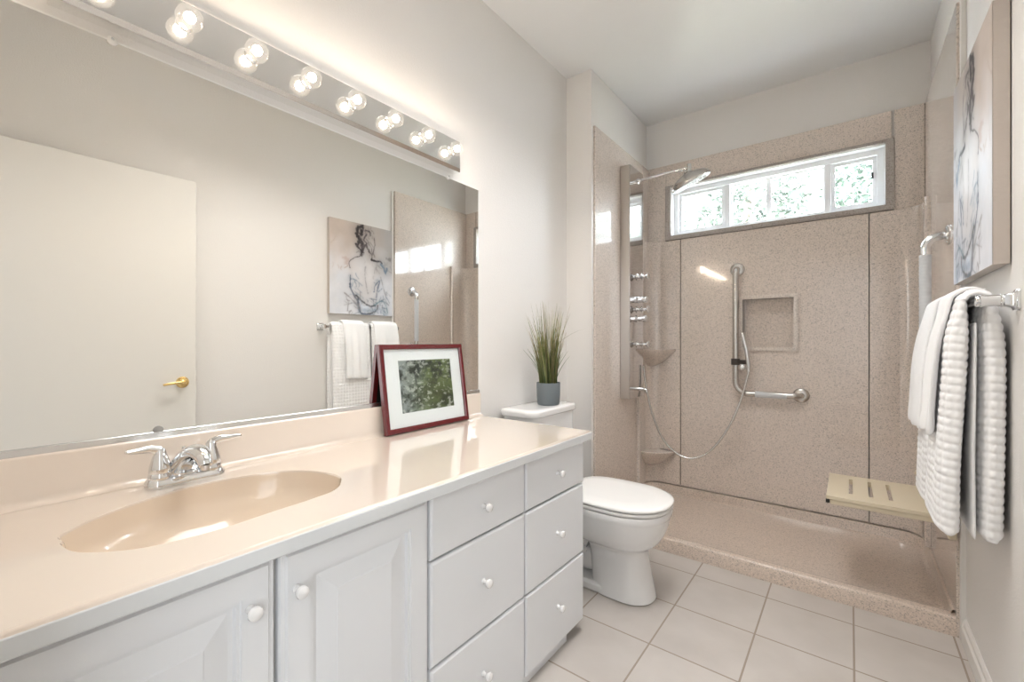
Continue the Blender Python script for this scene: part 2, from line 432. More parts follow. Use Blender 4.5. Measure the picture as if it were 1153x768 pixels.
# shower pan: low front threshold, dished floor, raised flange along the walls
t = thing('shower_pan', 'low speckled shower pan with raised front curb on tile floor', 'shower pan', (-.44, YS, 0))
b = NB(); x0, x1, y0, y1 = XS+.0005, XR-.0005, YS+.0, YB
def pan_ring(l, r_, f, k, z, rad): 
    return rrect((x0+l+x1-r_)/2, (y0+f+y1-k)/2, (x1-r_-x0-l)/2, (y1-k-y0-f)/2, rad, z, 8)
rings = [pan_ring(0, 0, 0, 0, 0.0, .001), pan_ring(0, 0, .001, 0, .058, .001), pan_ring(0, 0, .004, 0, .066, .001), pan_ring(0, 0, .011, 0, .071, .002)]
rings += [pan_ring(.02, .02, .045, .03, .071, .03), pan_ring(.022, .022, .052, .032, .069, .03), pan_ring(.024, .024, .085, .034, .042, .03),
          pan_ring(.03, .03, .12, .04, .034, .04), pan_ring(.25, .25, .30, .25, .030, .1), pan_ring(.6, .6, .40, .35, .026, .05)]
loft(b, rings); obj('pan_floor', b, M_pan, t, sharp=25)
b = NB()   # upstand flange on three sides with coved corners
def flange(z, o):
    P = [(XPL-.004+o, YS+.03, z)]
    P += [(XPL-.004+o+.10-.10*math.cos(PI/2*k/8), YL-.004-o-.10+.10*math.sin(PI/2*k/8), z) for k in range(9)]
    P += [(XPR+.004-o-.10+.10*math.sin(PI/2*k/8), YL-.004-o-.10+.10*math.cos(PI/2*k/8), z) for k in range(9)]
    P += [(XPR+.004-o, YS+.03, z)]
    return P
loft(b, [flange(.03, -.016), flange(PB-.003, -.016), flange(PB-.003, .008), flange(PB-.006, .012), flange(PB-.012, .0135), flange(.046, .018), flange(.038, .021), flange(.0345, .03), flange(.030, .06)], False, False, closed=False)
obj('upstand', b, M_pan, t)

# ------------------------------------------------------------------ vanity
CT = .775
sink = thing('vanity_cabinet', 'white vanity sink cabinet with two raised panel doors', 'cabinet', (-1.1, .36, 0))
XF = -.815
def carcass(y0, y1, t):
    b = NB(); xk, xf = XW+.003, XF-.021
    box(b, xk, xf, y0, y0+.016, .045, .7425); box(b, xk, xf, y1-.016, y1, .045, .7425); box(b, xk, xf, y0+.016, y1-.016, .045, .06); box(b, xk, xk+.01, y0+.016, y1-.016, .06, .7425)
    box(b, xf-.018, xf, y0+.016, y1-.016, .06, .7425)
    return obj('cabinet_body', b, M_gap, t, smooth=False)
carcass(.012, .7255, sink)
b = NB(); box(b, XW+.003, XF-.022, .012, .7255, 0, .0449); obj('toe_kick', b, M_cab, sink, smooth=False)
def front(y0, y1, z0, z1, th=.02, bev=.006):
    b = NB(); box(b, XF-th, XF, y0, y1, z0, z1)
    es = [e for e in b.edges if all(abs(v.co.x-XF) < 1e-6 for v in e.verts)]
    bmesh.ops.bevel(b, geom=es, offset=bev, segments=3, profile=.35, affect='EDGES')
    return b
def panel_door(y0, y1, z0, z1):
    """slab door with an outer step, a routed groove and a raised centre field"""
    b = NB()
    def ring(i, x): return [(x, y0+i, z0+i), (x, y1-i, z0+i), (x, y1-i, z1-i), (x, y0+i, z1-i)]
    rs = [ring(0, XF-.02), ring(0, XF-.010), ring(.003, XF-.0055), ring(.010, XF-.0050), ring(.013, XF), ring(.056, XF), ring(.058, XF-.004), ring(.063, XF-.004),
          ring(.066, XF-.011), ring(.073, XF-.012), ring(.110, XF-.002), ring(.112, XF)]
    loft(b, rs); return b
def knob(y, z, parent, x=XF):
    b = NB(); lathe(b, [(.0075, 0), (.0078, .002), (.0055, .005), (.005, .010), (.0075, .014), (.0112, .018), (.0123, .022), (.0112, .0265), (.007, .029), (.0015, .030)], (x, y, z), 'x', 24)
    return obj('knob', b, M_cer, parent)
for (a, c, ky) in ((.012, .3615, .318), (.3695, .7235, .398)):
    d = obj('door', panel_door(a, c, .047, .736), M_cab, sink, sharp=20); knob(ky, .660, d)
def drawer_cab(y0, y1, label, wall=False):
    t = thing('drawer_cabinet', label, 'cabinet', (-1.1, (y0+y1)/2, 0), 'drawer cabinets under the vanity top')
    carcass(y0-.0025, y1+.0025, t)
    b = NB(); box(b, XW+.003, XF-.022, y0-.0025, min(y1+.0025, 1.415), 0, .0449); obj('toe_kick', b, M_cab, t, smooth=False)
    for (z0, z1, kz) in ((.576, .736, .656), (.309, .570, .445), (.047, .303, .185)):
        d = obj('drawer', front(y0+.001, y1-.001, z0, z1), M_cab, t); knob((y0+y1)/2-.003, kz, d)
    return t
drawer_cab(.7285, 1.1225, 'white three drawer cabinet between the panelled doors and end drawers')
drawer_cab(1.128, 1.508, 'white three drawer cabinet at the toilet end of the vanity')

# countertop with the integral basin
ctop = thing('vanity_countertop', 'glossy cream one piece vanity top with oval basin', 'countertop', (-1.09, .76, .745))
raw = [(-1.131, .122), (-1.105, .125), (-1.090, .121), (-1.025, .135), (-.966, .194), (-.946, .257), (-.941, .333), (-.950, .419), (-.957, .51), (-.970, .563), (-1.009, .604), (-1.078, .633),
       (-1.191, .597), (-1.253, .508), (-1.275, .394), (-1.252, .283), (-1.204, .187), (-1.155, .136)]
outl = [Vector((x*.9718, y*.9718, CT)) for x, y in raw]
outl = spline(outl, 5, True)
cen = Vector((-1.065, .365, CT))
b = NB()
xa, xb_, ya, yb_ = XW+.001, -.788, .002, 1.520
def crect(i, z):
    P = []
    n = 12
    pts = [(xa, ya+i), (xb_-i, ya+i), (xb_-i, yb_-i), (xa, yb_-i)]
    return [Vector((p[0], p[1], z)) for p in pts]
rings = [crect(.004, CT-.032), crect(0, CT-.028), crect(0, CT-.008), crect(.002, CT-.003), crect(.008, CT)]
vr = loft(b, rings, False, False)
prof = [(1.0, 0), (.995, -.0010), (.990, -.004), (.985, -.010)] + [(s_, -.150*math.sqrt(1-s_*s_)**.95) for s_ in (.97, .94, .9, .85, .78, .7, .6, .48, .35, .2, .06)]
br = [[cen + (p-cen)*s + Vector((0, 0, z)) for p in outl] for s, z in prof]
lip = [b.verts.new(p) for p in br[0]]; lip2 = [b.verts.new(p) for p in br[2]]
for i in range(len(lip)): b.faces.new((lip[i], lip[(i+1) % len(lip)], lip2[(i+1) % len(lip)], lip2[i]))
lip3 = [b.verts.new(cen + (p-cen)*1.03 + Vector((0, 0, -.032))) for p in outl]
for i in range(len(lip)): b.faces.new((lip2[i], lip2[(i+1) % len(lip)], lip3[(i+1) % len(lip)], lip3[i]))
bot_e = [b.edges.get((lip3[i], lip3[(i+1) % len(lip)])) for i in range(len(lip))] + [b.edges.get((vr[0][i], vr[0][(i+1) % 4])) for i in range(4)]
top_e = []
for i in range(len(lip)): top_e.append(b.edges.get((lip[i], lip[(i+1) % len(lip)])))
for i in range(4): top_e.append(b.edges.get((vr[-1][i], vr[-1][(i+1) % 4])))
bmesh.ops.triangle_fill(b, edges=top_e, use_beauty=True, use_dissolve=False); bmesh.ops.triangle_fill(b, edges=bot_e, use_beauty=True, use_dissolve=False)
def inside(p):
    c = False; n = len(outl)
    for i in range(n):
        a, d = outl[i], outl[i-1]
        if (a.y > p.y) != (d.y > p.y) and p.x < (d.x-a.x)*(p.y-a.y)/(d.y-a.y)+a.x: c = not c
    return c
hole = [f for f in b.faces if (all(abs(v.co.z-CT) < 1e-6 for v in f.verts) or all(abs(v.co.z-CT+.032) < 1e-6 for v in f.verts)) and inside(f.calc_center_median())]
bmesh.ops.delete(b, geom=hole, context='FACES')
obj('counter_slab', b, M_ctr, ctop, sharp=50)
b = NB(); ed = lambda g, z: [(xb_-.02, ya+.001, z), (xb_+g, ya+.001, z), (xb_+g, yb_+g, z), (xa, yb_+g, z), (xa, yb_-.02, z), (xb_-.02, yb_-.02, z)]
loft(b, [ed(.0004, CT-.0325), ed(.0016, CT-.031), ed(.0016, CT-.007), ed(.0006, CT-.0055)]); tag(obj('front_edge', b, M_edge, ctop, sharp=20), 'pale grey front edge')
b = NB(); loft(b, [[Vector((p.x, p.y, p.z)) for p in r_] for r_ in br[2:]], False, True)
tag(obj('sink_basin', b, M_basin, ctop, sharp=60), 'deeper tan basin')
b = NB(); bs_prof = lambda y: [(XW+.001, y, CT+.0003), (-1.335, y, CT+.0003), (-1.343, y, CT+.002), (-1.352, y, CT+.007), (-1.358, y, CT+.016), (-1.359, y, .870), (-1.361, y, .876), (-1.366, y, .879), (XW+.001, y, .879)]
loft(b, [bs_prof(.002), bs_prof(1.517), [Vector(p)*1 + Vector((0, .003, 0)) if i > 4 else Vector(p) for i, p in enumerate(bs_prof(1.517))]]); obj('backsplash', b, M_ctr, ctop)
b = NB(); lathe(b, [(.024, 0), (.024, .003), (.018, .004), (.016, .001), (.001, .0005)], (cen.x, cen.y, CT-.1498), 'z', 24); obj('drain', b, M_chrome, ctop)

# faucet
FX, FY, FZ = -1.297, .362, CT
fa = thing('faucet', 'chrome two handle faucet with curved spout behind the basin', 'faucet', (FX, FY, FZ))
b = NB(); loft(b, [rrect(FX, FY, hx, hy, r, FZ+z, 8) for hx, hy, r, z in ((.027, .082, .0265, .0005), (.0275, .0825, .027, .004), (.026, .081, .0255, .014), (.0225, .0775, .022, .0195), (.018, .073, .0175, .021))]); obj('base_plate', b, M_chrome, fa)
sp = spline([(FX-.010, FY, FZ+.016), (FX-.004, FY, FZ+.036), (FX+.020, FY, FZ+.060), (FX+.055, FY, FZ+.078), (FX+.090, FY, FZ+.083), (FX+.120, FY, FZ+.074), (FX+.132, FY, FZ+.060)], 6)
b = NB(); n = len(sp); fr = frames(sp); rings = []
for i, (p, tt, a, c) in enumerate(fr):
    u = i/(n-1); wy = .030*(1-u)**1.3+.0135; wh = .016*(1-u)+.0115
    side = Vector((0, 1, 0)); up = side.cross(tt).normalized()
    rings.append([p + side*(wy*math.cos(2*PI*k/18)) + up*(wh*math.sin(2*PI*k/18)) for k in range(18)])
loft(b, rings); obj('spout', b, M_chrome, fa)
b = NB(); lathe(b, [(.0085, -.012), (.0088, -.002), (.008, 0)], (FX+.131, FY, FZ+.062), 'z', 20); obj('aerator', b, M_steel, fa)
b = NB(); tube(b, [(FX-.016, FY, FZ+.02), (FX-.016, FY, FZ+.075)], .0025, 10); lathe(b, [(.002, 0), (.005, .003), (.005, .008), (.002, .011)], (FX-.018, FY, FZ+.072), 'z', 14); obj('lift_rod', b, M_chrome, fa)
for s in (-1, 1):
    hy = FY + s*.052
    b = NB(); lathe(b, [(.0235, .018), (.0240, .022), (.0225, .030), (.0215, .033), (.0225, .036), (.0205, .050), (.0165, .066), (.0125, .078), (.0115, .084), (.008, .090), (.002, .092)], (FX, hy, FZ), 'z', 28); h = obj('handle', b, M_chrome, fa)
    lp = spline([(FX, hy-s*.002, FZ+.083), (FX+.002, hy+s*.018, FZ+.091), (FX+.006, hy+s*.040, FZ+.092), (FX+.010, hy+s*.066, FZ+.094)], 6)
    b = NB(); rings = []
    for i, p in enumerate(lp):
        u = i/(len(lp)-1); wx = .0085 - .003*math.sin(u*PI) + .002*u; wz = .0075*(1-u)+.0045
        if u > .97: wx *= .6; wz *= .6
        rings.append([p + Vector((wx*math.cos(2*PI*k/14), 0, wz*math.sin(2*PI*k/14))) for k in range(14)])
    loft(b, rings); obj('lever', b, M_chrome, h)

# ------------------------------------------------------------------ mirror
mi = thing('wall_mirror', 'wide frameless wall mirror above the vanity backsplash', 'mirror', (XW, .75, .885))
b = NB(); box(b, XW+.0005, XW+.006, .004, 1.520, .886, 1.825); obj('mirror_glass', b, M_mirror, mi, smooth=False)
b = NB(); box(b, XW+.0005, XW+.0062, .004, 1.520, 1.8252, 1.8300); box(b, XW+.0005, XW+.0062, 1.5202, 1.5225, .886, 1.8285); obj('polished_edge', b, M_medge, mi, smooth=False)
b = NB(); loft(b, [[(XW+.0005, y, .8792), (XW+.013, y, .8792), (XW+.013, y, .8925), (XW+.011, y, .8935), (XW+.0066, y, .8935), (XW+.0066, y, .8855), (XW+.0005, y, .8855)] for y in (.004, 1.522)]); obj('bottom_channel', b, M_alu, mi, smooth=False)
def mclip(y, z, m, up):
    b = NB(); lathe(b, [(.010, 0), (.0105, .003), (.008, .005), (.001, .0055)], (XW+.0065, y, z), 'x', 20); c = obj('mirror_clip', b, m, mi)
    if up: 
        b = NB(); lathe(b, [(.003, 0), (.003, .0015), (.0005, .002)], (XW+.012, y, z+.003), 'x', 10); obj('screw', b, M_alu, c)
M_clipw = mat('milky_plastic_clip', (.86, .85, .82), .15)
mclip(.238, 1.826, M_clipw, True); mclip(1.325, 1.828, M_clipw, True); mclip(.325, .896, M_clipg, False)

# ------------------------------------------------------------------ vanity light bar
lb = thing('vanity_light_bar', 'long polished chrome bulb bar mounted above the mirror', 'light', (XW, .75, 1.92))
LX = XW+.052; LZ0, LZ1, LY0, LY1 = 1.852, 1.986, .132, 1.362
b = NB()
loft(b, [[(XW+.0005, y0, z0), (XW+.0005, y1, z0), (XW+.0005, y1, z1), (XW+.0005, y0, z1)] if k == 0 else [(x, y0, z0), (x, y1, z0), (x, y1, z1), (x, y0, z1)]
         for k, (x, y0, y1, z0, z1) in enumerate(((0, LY0, LY1, LZ0, LZ1), (LX-.012, LY0, LY1, LZ0, LZ1), (LX-.008, LY0+.001, LY1-.001, LZ0+.001, LZ1-.001), (LX, LY0+.010, LY1-.010, LZ0+.010, LZ1-.010), (LX, LY0+.014, LY1-.014, LZ0+.014, LZ1-.014)))])
obj('bar_housing', b, M_barchrome, lb, smooth=False)
BY = [.2125 + .155*i for i in range(8)]; BZ = 1.920
for i, y in enumerate(BY):
    b = NB(); lathe(b, [(.0185, 0), (.0190, .0015), (.0160, .003), (.0140, .004)], (LX, y, BZ), 'x', 24); so = obj('socket', b, M_barchrome, lb)
words = ['first', 'second', 'third', 'fourth', 'fifth', 'sixth', 'seventh', 'eighth']
for i, y in enumerate(BY):
    lab = 'lit clear globe bulb on chrome bar, ' + (['nearest the top edge of the photo, mostly cropped', 'second from the left end', 'third from the left end', 'fourth from the left end', 'fourth from the shower end', 'third from the shower end', 'second from the shower end', 'at the shower end'][i])
    bt = thing('globe_bulb', lab, 'light bulb', (LX+.0042, y, BZ), 'globe bulbs on the vanity light bar')
    b = NB(); r = .030; pr = [(.0125, 0), (.0135, .003)]
    for k in range(1, 16):
        a = -PI/2*.68 + (PI/2*1.68)*k/15
        pr.append((max(r*math.cos(a), .0004), 0.0305+r*math.sin(a)))
    lathe(b, pr, (LX+.0042, y, BZ), 'x', 24); obj('glass_globe', b, M_bulb, bt)
    b = NB(); bmesh.ops.create_icosphere(b, subdivisions=2, radius=.013, matrix=Matrix.Translation((LX+.0042+.033, y, BZ))); obj('glowing_filament', b, M_core, bt)

# ------------------------------------------------------------------ toilet
TY = 1.862
to = thing('toilet', 'white two piece toilet with closed lid beside the vanity', 'toilet', (-1.0, TY, 0))
def egg(xf, xk, hy, z, n=44, p=2.3):
    """closed egg outline, front at xf (towards +x), back at xk"""
    cx = xf - hy*1.18; out = []
    for k in range(n):
        a = 2*PI*k/n; c, s = math.cos(a), math.sin(a)
        if c >= 0: x = cx + (xf-cx)*abs(c)**(2/p*1.0)
        else: x = cx - (cx-xk)*abs(c)**(2/3.6)
        q = 2/p if c >= 0 else 2/3.6
        y = TY + hy*math.copysign(abs(s)**(q), s)
        out.append((x, y, z))
    return out
b = NB()
loft(b, [egg(xf, xk, hy, z) for xf, xk, hy, z in ((-.672, -.93, .098, .0005), (-.664, -.935, .104, .006), (-.668, -.935, .102, .03), (-.684, -.94, .096, .10), (-.696, -.95, .090, .17), (-.698, -.96, .090, .20), (-.692, -.98, .098, .216),
      (-.672, -1.02, .122, .232), (-.646, -1.06, .150, .255), (-.626, -1.09, .169, .29), (-.612, -1.11, .182, .33), (-.605, -1.12, .187, .362), (-.6035, -1.12, .1885, .367), (-.600, -1.12, .190, .372), (-.598, -1.12, .190, .392), (-.601, -1.12, .188, .398), (-.66, -1.1, .14, .398))])
# rear deck carrying the tank, trapway and foot
box(b, -1.36, -1.06, TY-.105, TY+.105, .31, .397, .02, 3)
box(b, -1.20, -.86, TY-.100, TY+.100, .0005, .045, .012, 2)
tube(b, spline([(-.95, TY, .20), (-1.02, TY, .235), (-1.10, TY, .23), (-1.15, TY, .17), (-1.15, TY, .09), (-1.15, TY, .03)], 6), .062, 16)
tube(b, spline([(-.90, TY, .13), (-.98, TY, .10), (-1.05, TY, .16), (-1.10, TY, .24)], 6), .055, 16)
box(b, -1.21, -1.09, TY-.075, TY+.075, .03, .33, .03, 3)
obj('bowl', b, M_cer, to, sharp=50)
b = NB(); loft(b, [egg(xf, -1.075, hy, z) for xf, hy, z in ((-.600, .186, .4005), (-.596, .190, .404), (-.596, .190, .412), (-.600, .187, .416))]); obj('seat_ring', b, M_seat, to, sharp=50)
b = NB(); loft(b, [egg(xf, xk, hy, z) for xf, xk, hy, z in ((-.602, -1.06, .184, .4185), (-.5945, -1.065, .1905, .421), (-.593, -1.066, .1915, .427), (-.597, -1.063, .188, .433), (-.612, -1.055, .176, .4365), (-.68, -1.03, .12, .439), (-.76, -.97, .04, .4395))]); obj('seat_lid', b, M_seat, to, sharp=60)
for s in (-.075, .075):
    b = NB(); tube(b, [(-1.072, TY+s-.022, .412), (-1.072, TY+s+.022, .412)], .0115, 12); obj('hinge', b, M_seat, to)
b = NB(); loft(b, [rrect(cx, TY, hx, hy, r, z, 8) for cx, hx, hy, r, z in ((-1.265, .085, .185, .05, .3975), (-1.264, .092, .192, .05, .41), (-1.262, .098, .2, .05, .56), (-1.260, .101, .203, .05, .755))]); tk = obj('tank', b, M_cer, to, sharp=50)
b = NB()
def lidring(g, z): 
    P = rrect(-1.260, TY, .111+g, .214+g, .05, z, 8)
    return P
loft(b, [lidring(-.012, .7555), lidring(-.003, .757), lidring(0, .762), lidring(0, .780), lidring(-.003, .787), lidring(-.010, .7905), lidring(-.04, .792)]); obj('tank_lid', b, M_cer, to, sharp=60)

# ------------------------------------------------------------------ grass plant on the tank
PX, PY, PZ = -1.235, 1.905, .792
pl = thing('potted_grass', 'tall artificial grass in round grey pot on toilet tank', 'plant', (PX, PY, PZ))
b = NB(); lathe(b, [(.050, 0), (.055, .003), (.0575, .012), (.0605, .05), (.0615, .112), (.0605, .114), (.0575, .113), (.0565, .095), (.002, .094)], (PX, PY, PZ), 'z', 40); obj('pot', b, M_pot, pl)
b = NB(); lathe(b, [(.056, .096), (.04, .101), (.002, .103)], (PX, PY, PZ), 'z', 24); obj('soil', b, M_soil, pl)
m = mat('grass_blades', (.2, .25, .08), .55); nt = m.node_tree
a = nt.nodes.new('ShaderNodeVertexColor'); a.layer_name = 'paint'; nt.links.new(a.outputs['Color'], nt.nodes['Principled BSDF'].inputs['Base Color'])
b = NB(); cl = b.verts.layers.float_color.new('paint')
rnd = random.Random(5)
def blade(h, lean, az, w, col, bend=0, tipcol=None):
    r0 = rnd.uniform(0, .046); a0 = az + rnd.uniform(-.9, .9)
    base = Vector((PX + r0*math.cos(a0), PY + r0*math.sin(a0), PZ+.098))
    dv = Vector((math.cos(az), math.sin(az), 0)); sd_ = Vector((-math.sin(az+1.1), math.cos(az+1.1), 0))
    N = 9; prev = None
    for i in range(N+1):
        u = i/N
        p = base + Vector((0, 0, h*(u - .10*lean*u*u))) + dv*(lean*h*(.35*u + .65*u*u)) 
        if bend and u > .55: q = (u-.55)/.45; p += dv*(bend*q) - Vector((0, 0, bend*.55*q*q))
        ww = w*(1-.85*u**1.6)
        c = [col[k]*(1-u)*.7 + (tipcol or col)[k]*(u*.9+.1) for k in range(3)]
        v1, v2 = b.verts.new(p+sd_*ww), b.verts.new(p-sd_*ww)
        for v in (v1, v2): v[cl] = (*c, 1)
        if prev: b.faces.new((prev[0], prev[1], v2, v1))
        prev = (v1, v2)
cols = [((.10, .14, .035), (.34, .33, .13)), ((.12, .17, .04), (.42, .40, .17)), ((.07, .11, .03), (.24, .25, .11)), ((.22, .19, .09), (.36, .28, .16)), ((.05, .09, .035), (.12, .17, .06))]
for i in range(370):
    c, tcol = rnd.choice(cols)
    blade(rnd.uniform(.18, .445)*(1 if i % 3 else .7), rnd.uniform(.0, .27), rnd.uniform(0, 2*PI), rnd.uniform(.0012, .0028), c, 0, tcol)
az = math.atan2(.61, .79)
blade(.37, .22, az, .0022, (.10, .12, .04), .12, (.22, .20, .09))
for i in range(12): blade(rnd.uniform(.12, .2), rnd.uniform(.25, .55), rnd.choice([az, az+.3, az+PI, az-.4]) , .0026, (.07, .13, .03), 0, (.13, .18, .05))
fo = obj('grass_foliage', b, m, pl, smooth=False)

# ------------------------------------------------------------------ framed photo leaning on the mirror
def grid_paint(name, o, du, dv, nu, nv, colfn, m, parent, base=None):
    """dense flat grid carrying a painted colour attribute"""
    b = NB(); cl = b.verts.layers.float_color.new('paint')
    vs = [[None]*(nv+1) for _ in range(nu+1)]
    col = colfn(nu, nv)
    for i in range(nu+1):
        for j in range(nv+1):
            v = b.verts.new(Vector(o) + Vector(du)*(i/nu) + Vector(dv)*(j/nv)); c = col[i, j]; v[cl] = (float(c[0]), float(c[1]), float(c[2]), 1); vs[i][j] = v
    for i in range(nu):
        for j in range(nv): b.faces.new((vs[i][j], vs[i+1][j], vs[i+1][j+1], vs[i][j+1]))
    return obj(name, b, m, parent, smooth=False)

rng = np.random.default_rng(3)
def vnoise(nu, nv, cells_u, cells_v, seed):
    r = np.random.default_rng(seed); g = r.random((cells_u+2, cells_v+2))
    u = np.linspace(0, cells_u, nu+1); v = np.linspace(0, cells_v, nv+1)
    iu, iv = u.astype(int), v.astype(int); fu, fv = (u-iu)[:, None], (v-iv)[None, :]
    fu = fu*fu*(3-2*fu); fv = fv*fv*(3-2*fv)
    return (g[np.ix_(iu, iv)]*(1-fu)*(1-fv) + g[np.ix_(iu+1, iv)]*fu*(1-fv) + g[np.ix_(iu, iv+1)]*(1-fu)*fv + g[np.ix_(iu+1, iv+1)]*fu*fv)
def fbm(nu, nv, c0, seed, oct=4, asp=1):
    s = 0; a = 1; t = 0
    for k in range(oct): s = s + a*vnoise(nu, nv, int(c0*2**k), max(1, int(c0*asp*2**k)), seed+k); t += a; a *= .62
    return s/t
def lin(c): return np.array([(x/12.92 if x <= .04045 else ((x+.055)/1.055)**2.4) for x in [q/255 for q in c]])

def photo_cols(nu, nv):
    U, V = np.meshgrid(np.linspace(0, 1, nu+1), np.linspace(0, 1, nv+1), indexing='ij')
    n1, n2, n3 = fbm(nu, nv, 9, 11, 5), fbm(nu, nv, 22, 31, 4), fbm(nu, nv, 3, 51, 3)
    grey, dark, green, olive, lite = lin((150, 156, 152)), lin((48, 54, 46)), lin((104, 116, 72)), lin((92, 90, 62)), lin((206, 208, 196))
    k = np.clip((n1-.36)*4, 0, 1)[..., None]
    left = np.clip(1.15-2.0*U+.5*(n3-.5), 0, 1)[..., None]
    c = dark*(1-k) + (green*(1-left) + grey*left)*k
    bush = np.exp(-(((U-.6)/.33)**2 + ((V-.33)/.3)**2))[..., None]
    c = c*(1-.65*bush) + (green*.7+olive*.5*n2[..., None])*.65*bush*(.5+1.0*n2[..., None])
    dk = np.exp(-(((U-.85)/.2)**2 + ((V-.25)/.25)**2))[..., None]; c = c*(1-.45*dk)
    sp_ = (n2 > .62)[..., None]*np.clip(n3*1.5, 0, 1)[..., None]; c = c*(1-.55*sp_) + lite*.55*sp_
    trunk = np.exp(-((U-(.30-.06*(V-.5)))/.014)**2)*(V > .5)*(V < .75); c = c*(1-.8*trunk[..., None]) + lin((60, 60, 62))*.8*trunk[..., None]
    return c
FW, FH, FT = .428, .332, .020
lean = math.atan2(.047, .318)
pf = thing('picture_frame', 'small dark red framed landscape photo leaning on the mirror', 'picture frame', (-1.317, 1.176, CT))
ey = Vector((0, 1, 0)); ez = Vector((-math.sin(lean), 0, math.cos(lean))); ex = Vector((math.cos(lean), 0, math.sin(lean)))
fo_ = Vector((-1.310, .965, CT+.0038))
def P3(y, z, x): return fo_ + ey*y + ez*z + ex*x
def fring(i, x): return [P3(i, i, x), P3(FW-i, i, x), P3(FW-i, FH-i, x), P3(i, FH-i, x)]
b = NB(); loft(b, [fring(.019, -FT*.6), fring(.019, -FT), fring(0, -FT), fring(0, -.003), fring(.003, 0), fring(.015, 0), fring(.019, -.004), fring(.019, -FT*.6)], False, False); obj('frame', b, M_frame, pf, smooth=False)
b = NB(); loft(b, [fring(.0185, -.017), fring(.0185, -.0155)]); obj('backing_board', b, M_fback, pf, smooth=False)
b = NB(); loft(b, [fring(.0185, -.0152), fring(.0185, -.0095)], True, False)
mo = [P3(.0185, .0185, -.0095), P3(FW-.0185, .0185, -.0095), P3(FW-.0185, FH-.0185, -.0095), P3(.0185, FH-.0185, -.0095)]
py0, py1, pz0, pz1 = .083, FW-.073, .070, FH-.062
mi_ = [P3(py0, pz0, -.0095), P3(py1, pz0, -.0095), P3(py1, pz1, -.0095), P3(py0, pz1, -.0095)]
mi2 = [P3(py0, pz0, -.0115), P3(py1, pz0, -.0115), P3(py1, pz1, -.0115), P3(py0, pz1, -.0115)]
loft(b, [mo, mi_, mi2], False, False); obj('mat_board', b, M_mat, pf, smooth=False)
grid_paint('photo_print', P3(py0-.002, pz0-.002, -.0112), ey*(py1-py0+.004), ez*(pz1-pz0+.004), 220, 165, photo_cols, M_photo, pf)
b = NB(); loft(b, [fring(.0186, -.0072), fring(.0186, -.0056)]); obj('glass_pane', b, M_pane, pf, smooth=False)

